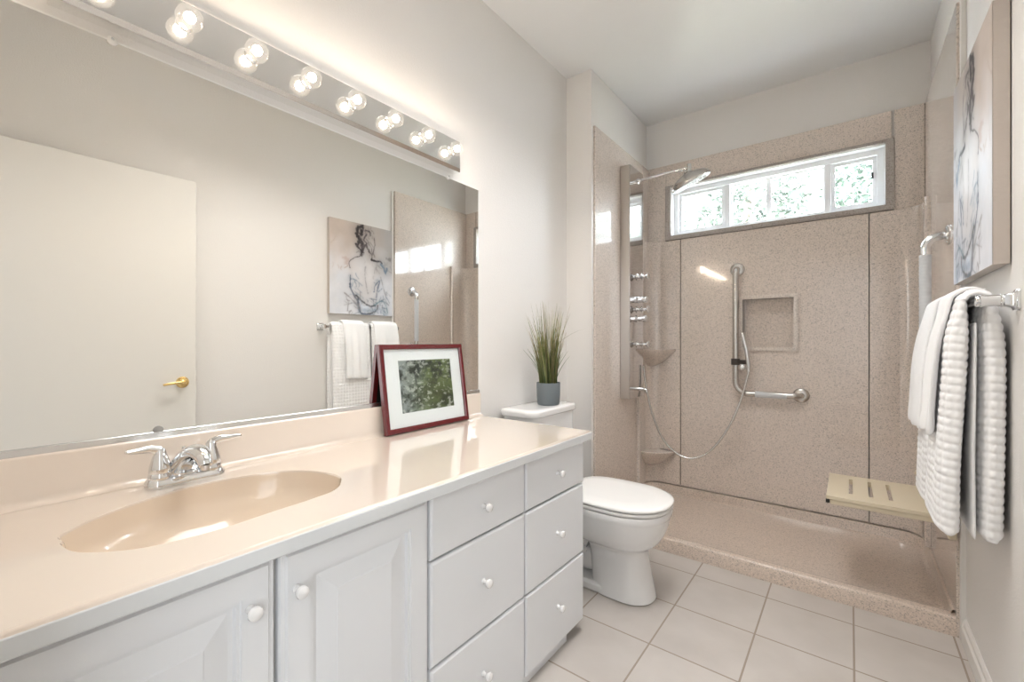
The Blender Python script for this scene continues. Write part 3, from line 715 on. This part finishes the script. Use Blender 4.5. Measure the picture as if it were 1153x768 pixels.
# ------------------------------------------------------------------ canvas painting on the right wall
CX, CY0, CY1, CZ0, CZ1 = .306, 1.738, 2.298, 1.328, 2.045
def canvas_cols(nu, nv):
    U, V = np.meshgrid(np.linspace(0, 1, nu+1), np.linspace(0, 1, nv+1), indexing='ij')
    n1, n2, n3 = fbm(nu, nv, 4, 101, 5), fbm(nu, nv, 10, 131, 4), fbm(nu, nv, 3, 171, 3); n4 = fbm(nu, nv, 34, 191, 3)
    peach, gray, white, blue = lin((202, 188, 178)), lin((182, 178, 176)), lin((226, 226, 230)), lin((196, 206, 220))
    tv = np.clip((V-.38)*2.2 + (n3-.5)*1.2, 0, 1)[..., None]
    tu = np.clip(U*1.5-.45 + (n1-.5), 0, 1)[..., None]
    c = (white*(1-.35*n2[..., None])+blue*.35*n2[..., None])*(1-tv) + (peach*(1-tu)+gray*tu)*tv
    body = (np.exp(-(((U-.52)/.20)**4 + ((V-.36)/.28)**4)))[..., None]; c = c*(1-.7*body) + lin((224, 220, 220))*.7*body
    c = c*(.86+.28*n1[..., None])
    def px(x, y):
        a = (x-46)/437; top = 48+(x-35)*.22
        return a, 1-(y-top)/(722-top)
    asp = (CZ1-CZ0)/(CY1-CY0)
    def stroke(pts, w, col, al=1.0, rag=.6):
        nonlocal c
        q = spline([(*px(*p), 0) for p in pts], 6)
        d = np.full(U.shape, 9.)
        for k, (p0, p1) in enumerate(zip(q[:-1], q[1:])):
            dx, dy = p1.x-p0.x, (p1.y-p0.y)*asp; L2 = dx*dx+dy*dy+1e-9
            t = np.clip(((U-p0.x)*dx+(V-p0.y)*asp*dy)/L2, 0, 1)
            d = np.minimum(d, np.hypot(U-p0.x-t*dx, (V-p0.y)*asp-t*dy))
        w = w*1.15; a = np.clip((1.5 - d/w + (n4-.5)*rag*4.2)*.9, 0, 1)*al + .22*np.exp(-(d/(w*4))**2)*al; a = np.clip(a, 0, 1)
        c = c*(1-a[..., None]) + lin(col)*a[..., None]
    K, D, B_, G = (52, 46, 48), (92, 84, 86), (120, 138, 158), (150, 146, 148)
    stroke([(262, 118), (235, 120), (228, 150), (250, 165), (255, 140)], .022, K, .9)
    stroke([(225, 165), (240, 205), (262, 240), (258, 300)], .024, K, .95)
    stroke([(240, 190), (232, 240), (215, 235), (250, 280)], .010, K, .8)
    stroke([(285, 140), (312, 150), (318, 175)], .012, D, .9)
    stroke([(290, 165), (272, 205), (290, 230), (268, 255)], .010, D, .8)
    stroke([(268, 255), (285, 240), (310, 285), (320, 300)], .013, D, .8)
    stroke([(345, 190), (350, 240), (338, 295)], .006, D, .6)
    stroke([(255, 305), (240, 320), (205, 330), (172, 360), (176, 400)], .006, D, .75)
    stroke([(328, 340), (360, 352), (390, 352), (402, 366)], .012, K, .85)
    stroke([(395, 372), (420, 400), (432, 430), (440, 405)], .016, B_, .85)
    stroke([(440, 330), (462, 345), (470, 330)], .014, D, .5)
    stroke([(180, 455), (178, 530), (205, 590), (232, 640)], .010, (98, 108, 124), .85)
    stroke([(285, 390), (278, 440), (288, 520), (300, 570)], .008, G, .5)
    stroke([(345, 560), (352, 520), (385, 485), (372, 540), (360, 600)], .008, (110, 120, 140), .7)
    stroke([(218, 590), (255, 625), (310, 660), (352, 655)], .010, K, .8)
    stroke([(240, 630), (262, 668), (300, 672)], .016, (225, 232, 240), .8)
    stroke([(232, 620), (240, 680), (262, 715), (330, 712)], .014, (78, 88, 102), .85)
    stroke([(352, 650), (400, 622), (432, 650), (447, 700)], .008, (120, 150, 160), .7)
    stroke([(262, 690), (320, 690), (400, 680), (430, 715)], .026, (170, 182, 198), .7)
    stroke([(300, 715), (360, 690), (372, 655)], .008, D, .7)
    stroke([(140, 575), (180, 610), (225, 660)], .007, G, .7)
    stroke([(165, 650), (160, 700)], .004, G, .7); stroke([(140, 660), (190, 645)], .004, G, .6)
    stroke([(130, 330), (160, 345), (150, 370)], .02, (190, 160, 150), .4)
    stroke([(395, 460), (430, 580), (440, 560)], .006, G, .5)
    rr = random.Random(12)
    for (x0, y0, x1, y1, n, cc_) in ((215, 110, 340, 300, 26, D), (340, 330, 470, 430, 14, G), (170, 420, 240, 660, 16, B_), (340, 470, 440, 700, 18, B_), (130, 560, 250, 710, 14, G), (60, 100, 200, 420, 8, (190, 172, 162)), (240, 330, 370, 560, 10, (196, 190, 190)), (230, 600, 430, 715, 22, (104, 116, 130))):
        for k in range(n):
            x, y = rr.uniform(x0, x1), rr.uniform(y0, y1); a = rr.gauss(1.3, .7); l = rr.uniform(15, 55)
            stroke([(x, y), (x+l*.5*math.cos(a)+rr.uniform(-6, 6), y+l*.5*math.sin(a)), (x+l*math.cos(a), y+l*math.sin(a))], rr.uniform(.003, .007), cc_, rr.uniform(.25, .6))
    return c
ca = thing('canvas_painting', 'canvas painting of seated figure from behind above towel bar', 'painting', (XR, (CY0+CY1)/2, CZ0))
m_side = mat('canvas_side', (.56, .50, .45), .7, bump=(60, .4, .004))
b = NB(); box(b, CX+.0008, XR-.003, CY0, CY1, CZ0, CZ1, .001, 1); obj('stretched_canvas', b, m_side, ca)
grid_paint('painted_face', (CX, CY0, CZ0), (0, CY1-CY0, 0), (0, 0, CZ1-CZ0), 170, 215, canvas_cols, M_canvas, ca)

# ------------------------------------------------------------------ towel bar
BX, BZZ = .276, 1.226
tb = thing('towel_bar', 'polished chrome towel bar on right wall under the painting', 'towel bar', (XR, 2.0, BZZ))
b = NB(); box(b, BX-.009, BX+.009, 1.690, 2.315, BZZ-.009, BZZ+.009, .003); obj('rail', b, M_chrome, tb)
for y in (1.682, 2.322):
    b = NB(); sec = []
    for h, x in ((.026, XR-.0005), (.027, XR-.003), (.026, XR-.006), (.020, XR-.010), (.0165, XR-.018), (.0150, XR-.026)):
        sec.append([(x, y+p.x, BZZ+p.y) for p in [Vector((q.x, q.y, 0)) for q in rrect(0, 0, h, h, h*.25, 0, 3)]])
    loft(b, sec); obj('wall_plate', b, M_chrome, tb)
    b = NB(); lathe(b, [(.0150, 0), (.0165, .003), (.0165, .006), (.0150, .008), (.0148, .036), (.0165, .040), (.0165, .048), (.014, .052), (.002, .053)], (XR-.025, y, BZZ), '-x', 24); obj('post', b, M_chrome, tb)

# ------------------------------------------------------------------ towels
def drape(bm, path, th, y0, y1, waffle, step=.0035, wav=None, amp=.0046, cell=.0235, pw=5.0, yshift=None):
    """thick cloth sheet swept along path (x,z) and width along y, closed at hems"""
    pts = [Vector((x, 0, z)) for x, z in path]
    d = [0]
    for p, q in zip(pts[:-1], pts[1:]): d.append(d[-1] + (q-p).length)
    L_ = d[-1]; N = int(L_/step)
    def at(s):
        for i in range(len(d)-1):
            if d[i+1] >= s: f = (s-d[i])/(d[i+1]-d[i]+1e-9); return pts[i].lerp(pts[i+1], f), th[i]*(1-f)+th[i+1]*f
        return pts[-1], th[-1]
    sm = [at(L_*i/N) for i in range(N+1)]
    w = (y1-y0)/2; yc = (y0+y1)/2
    rings = []; prev = None
    for i, (p, t_) in enumerate(sm):
        a = sm[max(i-2, 0)][0]; c = sm[min(i+2, N)][0]; tg = (c-a).normalized(); nn = Vector((-tg.z, 0, tg.x)); s = L_*i/N
        edge = min(s, L_-s); tt = t_*(min(1, .6 + edge/.012*.4))
        raw = []
        for k in range(720):
            q = 2*PI*k/720; cc, ss = math.cos(q), math.sin(q)
            raw.append((w*math.copysign(abs(cc)**(2/pw), cc), tt*math.copysign(abs(ss)**(2/2.4), ss)))
        # even spacing round the section
        dd = [0]
        for k in range(720):
            x0_, y0_ = raw[k]; x1_, y1_ = raw[(k+1) % 720]; dd.append(dd[-1]+math.hypot(x1_-x0_, y1_-y0_))
        if prev is None: prev = M_ = max(24, int(dd[-1]/step))
        ring = []; j = 0
        for k in range(M_):
            tgt = dd[-1]*k/M_
            while dd[j+1] < tgt: j += 1
            f = (tgt-dd[j])/(dd[j+1]-dd[j]+1e-12); A, B = raw[j], raw[(j+1) % 720]
            ya_, na_ = A[0]+(B[0]-A[0])*f, A[1]+(B[1]-A[1])*f
            h = 0
            if waffle:
                hh = abs(math.sin(PI*s/cell))*abs(math.sin(PI*tgt/cell)); h = amp*(hh**.5 - .6)
            gx, gn = ya_/w, na_/max(tt, 1e-6); ln = math.hypot(gx**3, gn)+1e-6
            yy = yc + ya_ + h*(gx**3)/ln; off = na_ + h*gn/ln
            if wav: off += wav(ya_/w, s, L_)
            pp = p + nn*off; ring.append((pp.x, yy + (yshift(s, L_) if yshift else 0), pp.z))
        rings.append(ring)
    loft(bm, rings)

def over_bar(xf_b, zf, xk_b, zk, rad, xf_m, xk_m):
    P = [(xf_b, zf), (xf_b*.7+xf_m*.3, zf+.2), (xf_m, 1.02), (xf_m+.004, 1.12)]
    P += [(BX - rad*math.cos(PI*k/10), BZZ + rad*math.sin(PI*k/10)) for k in range(11)]
    P += [(xk_m-.002, 1.12), (xk_m, 1.02), (xk_b*.7+xk_m*.3, zk+.2), (xk_b, zk)]
    q = spline([(x, 0, z) for x, z in P], 5)
    return [(p.x, p.z) for p in q]
def ths(path, t0, ttop):
    out = []
    for x, z in path:
        f = min(1, max(0, (BZZ+.03-z)/.14)); f = f*f*(3-2*f); out.append(ttop + (t0-ttop)*f)
    return out
bw = lambda g, s, L_: .004*math.sin(g*7+s*1.5)*min(1, min(s, L_-s)/.25*1.2)
pth = over_bar(.222, .572, .306, .575, .0245, .240, .308)
b = NB(); drape(b, pth, ths(pth, .0265, .011), 1.722, 2.035, True, wav=bw)
# inner folded layer showing between the two hanging sides
drape(b, [(.272, .575), (.270, .8), (.2725, 1.0), (.2745, 1.17)], [.005, .0055, .005, .004], 1.726, 1.99, False, step=.008)
tag(obj('bath_towel', b, M_towel, sharp=180), 'thick white waffle bath towel on bar nearest the camera', 'towel', 'white towels over the chrome bar')
pth2 = over_bar(.220, .560, .303, .60, .0245, .240, .307)
b = NB(); drape(b, pth2, ths(pth2, .022, .011), 2.055, 2.308, True, wav=bw)
tag(obj('bath_towel', b, M_towel, sharp=180), 'white waffle bath towel at the shower end of the bar', 'towel', 'white towels over the chrome bar')
def hand(y0, y1, zf, label, seed):
    P = [(.192, zf), (.197, .95), (.2035, 1.05), (.212, 1.12), (.224, 1.18)]
    rr = .0435
    P += [(BX - rr*math.cos(a), BZZ+.002 + rr*math.sin(a)) for a in [R(q) for q in (20, 40, 60, 80, 100, 120)]]
    P += [(BX+.030, BZZ+.040)]
    q = [(p.x, p.z) for p in spline([(x, 0, z) for x, z in P], 5)]
    b = NB()
    fold = lambda g, s, L_: .0052*math.sin(g*5.5+seed+.8*s)*min(1, max(0, (L_-s-.07)/.1)) + .0035*math.sin(g*11+seed*2)*min(1, max(0, (L_-s-.1)/.2))
    drape(b, q, [.0095 if z < zf+.055 else .0075 for x, z in q], y0, y1, False, step=.006, wav=fold, pw=8, yshift=lambda s, L_: 0)
    tag(obj('hand_towel', b, M_terry, sharp=180), label, 'towel', 'white towels over the chrome bar')
hand(1.805, 1.985, .838, 'smooth white hand towel layered over the nearest bath towel', .6)
hand(2.066, 2.296, .815, 'smooth white hand towel over the bath towel at shower end', 2.1)

# ------------------------------------------------------------------ vertical grab bar with ribbed grip, right shower wall
gb = thing('grab_bar', 'vertical chrome grab bar with ribbed grey grip on right shower wall', 'grab bar', (XPR, 2.515, 1.1))
GY, GX = 2.513, .250
top_arc = arc((GX+.05, GY, 1.505), .05, PI, PI/2, 10, (1, 0, 0), (0, 0, 1))
bot_arc = arc((GX+.05, GY, 1.115), .05, -PI/2, -PI, 10, (1, 0, 0), (0, 0, 1))
ptsb = [Vector((XPR-.002, GY, 1.065))] + bot_arc + top_arc + [Vector((XPR-.002, GY, 1.555))]
b = NB(); tube(b, ptsb, .0165, 20); obj('bar', b, M_chrome, gb)
b = NB(); pr = []
k = 0; z = 1.12
while z < 1.475: pr += [(.0188, z), (.0200, z+.004), (.0200, z+.009), (.0188, z+.013)]; z += .0145
lathe(b, pr, (GX, GY, 0), 'z', 24); obj('ribbed_grip', b, M_grip, gb)
for z in (1.065, 1.555):
    b = NB(); lathe(b, [(.040, 0), (.041, .003), (.038, .008), (.028, .012), (.019, .013)], (XPR-.0005, GY, z), '-x', 32); obj('flange', b, M_chrome, gb)

# ------------------------------------------------------------------ L shaped grab bar on the back panel
lg = thing('grab_bar', 'L shaped satin steel grab bar beside the niche', 'grab bar', (-.586, YL, .78))
gy = YL-.058; gx = -.588; gz = .783
def qarc(c, r, u0, u1, n=8):
    c, u0, u1 = Vector(c), Vector(u0), Vector(u1); return [c + u0*(r*math.cos(PI/2*i/n)) + u1*(r*math.sin(PI/2*i/n)) for i in range(n+1)]
P = [Vector((gx, YL-.002, 1.590))] + qarc((gx, gy+.04, 1.550), .04, (0, 0, 1), (0, -1, 0)) + qarc((gx+.075, gy, gz+.075), .075, (-1, 0, 0), (0, 0, -1)) 
P += qarc((-.276, gy+.04, gz+.004), .04, (0, -1, 0), (1, 0, 0)) + [Vector((-.236, YL-.002, gz+.004))]
b = NB(); tube(b, P, .0185, 22); obj('bar', b, M_nickel, lg)
b = NB(); tube(b, [(-.475, gy, gz), (-.45, gy, gz), (-.33, gy, gz+.001), (-.305, gy, gz+.001)], .0196, 22); obj('grip', b, M_grip, lg)
for x, z in ((gx, 1.590), (-.236, gz+.004)):
    b = NB(); lathe(b, [(.043, 0), (.044, .003), (.041, .008), (.030, .013), (.0195, .014)], (x, YL-.0005, z), '-y', 32); obj('flange', b, M_nickel, lg)
# slide clamp, hand shower
cl_ = thing('hand_shower_holder', 'dark clamp holder fixed on the L shaped bar', 'holder', (gx, gy, .985))
b = NB(); tube(b, [(gx, gy, .965), (gx, gy, 1.006)], .0265, 24); obj('clamp_ring', b, M_clamp, cl_)
b = NB(); tube(b, [(gx+.015, gy-.004, .985), (gx+.05, gy-.016, .985), (gx+.083, gy-.022, .986)], .014, 14); obj('holder_arm', b, M_clamp, cl_)
b = NB(); lathe(b, [(.010, 0), (.019, .004), (.020, .020), (.014, .026), (.004, .028)], (gx+.042, gy-.012, .951), (Vector((1,0,0)), Vector((0,0,1)), Vector((0,-1,0))), 22); obj('tightening_knob', b, M_chrome, cl_)
hs = thing('hand_shower', 'slim chrome hand shower wand held beside the niche', 'hand shower', (gx+.083, gy-.03, .95))
wand = [(gx+.046, gy-.040, 1.175), (gx+.048, gy-.039, 1.16), (gx+.066, gy-.036, 1.07), (gx+.074, gy-.035, 1.02), (gx+.080, gy-.034, .97), (gx+.081, gy-.034, .945)]
b = NB(); tube(b, wand, [.009, .0125, .0120, .0125, .0135, .0105], 18); obj('wand', b, M_chrome, hs)
b = NB(); lathe(b, [(.0115, 0), (.012, .02), (.009, .026)], (gx+.081, gy-.034, .925), 'z', 18); obj('hose_nut', b, M_chrome, hs)

# ------------------------------------------------------------------ shower column
TX0, TX1, TY0, TY1, TZ0, TZ1 = XPL, -1.128, 2.708, 2.935, .742, 2.268
tw = thing('shower_column', 'tall steel shower column with knobs on left shower wall', 'shower column', (XPL, 2.82, TZ0))
b = NB(); box(b, TX0+.0005, TX1-.004, TY0, TY1, TZ0, TZ1, .002, 1); obj('column_body', b, M_steel, tw)
b = NB(); box(b, TX1-.004, TX1, TY0+.0005, TY1-.0005, TZ0+.0005, TZ1-.0005, .001, 1); obj('front_plate', b, M_tface, tw)
def spool(y, z, r=.016, ln=.078):
    b = NB(); lathe(b, [(r*1.05, 0), (r*1.1, .004), (r*.55, .012), (r*.45, .022), (r*.8, .030), (r*1.2, .037), (r*1.25, .040), (r*.55, .045), (r*.42, .058), (r*.7, .066), (r*1.2, ln-.004), (r*1.15, ln), (r*.1, ln+.001)], (TX1, y, z), 'x', 24)
    return b
for nm, y, z, r in (('body_jet', 2.828, 1.548, .021), ('valve_knob', 2.828, 1.330, .021), ('body_jet', 2.828, 1.098, .020)):
    obj(nm, spool(y, z, r), M_chrome, tw)
b = NB(); lathe(b, [(.021, 0), (.022, .012), (.019, .015), (.019, .040), (.0215, .043), (.0215, .062), (.018, .067), (.002, .068)], (TX1, 2.828, 1.395), 'x', 28); obj('diverter_knob', b, M_chrome, tw)
b = NB(); lathe(b, [(.024, 0), (.025, .006), (.016, .010), (.016, .040), (.022, .044), (.022, .062), (.016, .068), (.002, .069)], (TX1, 2.828, 1.268), 'x', 28); vk = obj('temperature_valve', b, M_chrome, tw)
b = NB(); tube(b, [(TX1+.040, 2.82, 1.268), (TX1+.058, 2.795, 1.268), (TX1+.064, 2.775, 1.270)], [.008, .007, .006], 12); obj('lever', b, M_chrome, vk)
b = NB(); tube(b, [(TX1, 2.82, .800), (TX1+.05, 2.82, .801), (TX1+.066, 2.82, .796), (TX1+.070, 2.82, .784)], [.0125, .0125, .0125, .012], 18); obj('tub_spout', b, M_chrome, tw)
b = NB(); lathe(b, [(.018, 0), (.019, .004), (.013, .008), (.011, .020), (.003, .021)], (TX1, 2.845, 2.195), 'x', 24); obj('arm_flange', b, M_chrome, tw)
b = NB(); tube(b, [(TX1+.004, 2.845, 2.195), (-.95, 2.845, 2.202), (-.800, 2.845, 2.206)], .0095, 16)
tube(b, [(-.798, 2.845, 2.228), (-.798, 2.845, 2.178)], .0145, 18); obj('shower_arm', b, M_chrome, tw)
# rain head, tilted towards the room
sh = thing('rain_shower_head', 'large round tilted rain shower head on the column arm', 'shower head', (-.785, 2.835, 2.15))
axis = Vector((.35, .29, -.89)).normalized(); u = axis.cross(Vector((0, 0, 1))).normalized(); v = axis.cross(u)
HC = Vector((-.806, 2.845, 2.160)) + axis*.0
b = NB(); lathe(b, [(.012, -.034), (.015, -.022), (.030, -.014), (.066, -.004), (.098, .010), (.116, .026), (.123, .040), (.124, .047), (.121, .053), (.116, .055)], HC, (u, v, axis), 48); hp = obj('head_shell', b, M_nickel, sh)
b = NB(); lathe(b, [(.1155, .0552), (.114, .0575), (.002, .0578)], HC, (u, v, axis), 48)
for rr, nn in ((.03, 8), (.058, 14), (.085, 22)):
    for k in range(nn):
        a = 2*PI*k/nn; lathe(b, [(.0045, .0575), (.004, .062), (.0005, .0622)], HC + u*rr*math.cos(a) + v*rr*math.sin(a), (u, v, axis), 8)
obj('spray_face', b, M_seat, sh)
# hose, hanging in a loop
hp_ = [(TX1+.012, 2.915, .955), (-1.105, 2.935, .80), (-1.070, 2.955, .62), (-1.010, 2.975, .465), (-.930, 2.99, .375), (-.845, 3.00, .345), (-.755, 3.02, .375), (-.675, 3.04, .46), (-.60, 3.065, .60), (-.545, 3.09, .76), (gx+.081, gy-.034, .926)]
b = NB(); tube(b, spline(hp_, 10), .0072, 12); tag(obj('shower_hose', b, M_hose), 'flexible steel shower hose looping below the hand shower', 'hose')

# ------------------------------------------------------------------ fold down seat
st = thing('fold_down_seat', 'beige slotted fold down shower seat on right shower wall', 'shower seat', (XPR, 2.5, .46))
SZ = .462
b = NB()
sx0, sx1, sy0, sy1 = -.080, .292, 2.295, 2.695
slots = [(-.004, .010), (.064, .078), (.128, .142)]
cuts = [sx0] + [v for s in slots for v in s] + [sx1]
for i in range(len(cuts)-1):
    a, c = cuts[i], cuts[i+1]
    if i % 2 == 0: box(b, a, c, sy0, sy1, SZ-.014, SZ)
    else: box(b, a, c, sy0, sy0+.085, SZ-.014, SZ); box(b, a, c, sy0+.335, sy1, SZ-.014, SZ)
bmesh.ops.remove_doubles(b, verts=b.verts, dist=.0002)
obj('seat_slab', b, M_bseat, st, smooth=False)
b = NB(); box(b, sx0+.012, sx1, sy0+.004, sy0+.022, SZ-.036, SZ-.0145, .004); box(b, sx0+.012, sx1, sy1-.022, sy1-.004, SZ-.036, SZ-.0145, .004); box(b, sx0+.002, sx0+.022, sy0+.03, sy1-.03, SZ-.036, SZ-.0145, .004); obj('under_rail', b, M_bseat, st)
for y in (sy0+.010, sy1-.010):
    b = NB(); box(b, sx0-.002, sx0+.011, y-.010, y+.010, SZ-.032, SZ-.0145, .003); obj('corner_cap', b, M_black, st)
b = NB(); box(b, XPR-.026, XPR-.0005, sy0+.01, sy1-.01, SZ-.09, SZ+.05, .006); obj('wall_mount', b, M_bseat, st)
for y in (2.40, 2.66):
    b = NB(); loft(b, [[(XPR-.0005, yy, SZ+.06), (XPR-.090, yy, SZ+.06), (XPR-.080, yy, SZ+.085), (XPR-.012, yy, SZ+.26), (XPR-.0005, yy, SZ+.26)] for yy in (y, y+.008)])
    obj('side_bracket', b, M_bseat, st, smooth=False)
b = NB(); tube(b, [(XPR-.028, sy0+.02, SZ-.004), (XPR-.028, sy1-.02, SZ-.004)], .010, 14); obj('hinge', b, M_steel, st)

# ------------------------------------------------------------------ entry door folded back against the right wall
do = thing('door_1', None, None, (.27, .05, 0)); do['kind'] = 'structure'
b = NB(); box(b, .258, .293, .070, .886, .012, 2.042, .0015, 1); obj('door_leaf', b, M_door, do)
b = NB(); lathe(b, [(.031, 0), (.032, .003), (.028, .008), (.016, .011), (.012, .014), (.012, .040), (.001, .041)], (.258, .820, .885), '-x', 32); h = obj('door_handle', b, M_brass, do)
b = NB(); lp = spline([(.222, .820, .885), (.216, .800, .886), (.214, .76, .884), (.217, .722, .878)], 6); tube(b, lp, [.0095*(1-.35*i/(len(lp)-1)) for i in range(len(lp))], 14); obj('lever', b, M_brass, h)
b = NB(); box(b, .263, .288, .886, .8872, .856, .914); obj('latch_plate', b, M_brass, do)
for z in (.25, 1.05, 1.85):
    b = NB(); tube(b, [(.297, .066, z-.045), (.297, .066, z+.045)], .007, 12); obj('hinge', b, M_brass, do)

# ------------------------------------------------------------------ garden outside the window
M_ground = mat('garden_ground', (.30, .29, .22), .9)
b = NB(); box(b, -6, 5, 3.5, 12, -.15, -.05); struct('ground', b, M_ground, smooth=False)
def shrub(x, y, z0, z1, rx, ry, n, seed, col, label):
    r = random.Random(seed); t = thing('garden_tree', label, 'tree', (x, y, -.05), 'trees outside the shower window')
    b = NB()
    for k in range(n):
        while True:
            q = Vector((r.uniform(-1, 1), r.uniform(-1, 1), r.uniform(-1, 1)))
            if .35 < q.length < 1: break
        c = Vector((x+q.x*rx, y+q.y*ry, (z0+z1)/2 + q.z*(z1-z0)/2))
        d = Vector((r.gauss(0, 1), r.gauss(0, 1), r.gauss(0, .6))).normalized(); e = d.cross(Vector((r.gauss(0, 1), r.gauss(0, 1), r.gauss(0, 1)))).normalized()
        l, w = r.uniform(.04, .08), r.uniform(.015, .03)
        b.faces.new([b.verts.new(c + d*l), b.verts.new(c + e*w), b.verts.new(c - d*l), b.verts.new(c - e*w)])
    m = mat('leaves', col, .5); obj('leafy_crown', b, m, t, smooth=False)
    b = NB(); tube(b, [(x, y, -.06), (x+.05, y, z0+.3), (x-.05, y, (z0+z1)/2), (x, y, z1-.4)], [.08, .06, .05, .02], 10)
    for k in range(5):
        a = k*1.3; zz = z0+.3+.3*k; tube(b, [(x, y, zz), (x+rx*.6*math.cos(a), y+ry*.6*math.sin(a), zz+.5)], [.03, .008], 8)
    obj('trunk', b, mat('bark', (.25, .2, .16), .9), t)
    return t
shrub(-2.5, 6.3, 1.4, 3.9, .70, .6, 3300, 1, (.10, .122, .098), 'pale leafy tree seen through left window pane')
shrub(-1.05, 6.6, 1.2, 4.2, .70, .6, 4200, 2, (.12, .14, .112), 'bushy tree seen through middle window pane')
shrub(.42, 6.2, 1.2, 4.2, .72, .6, 4200, 3, (.085, .112, .085), 'denser green tree seen through right window pane')
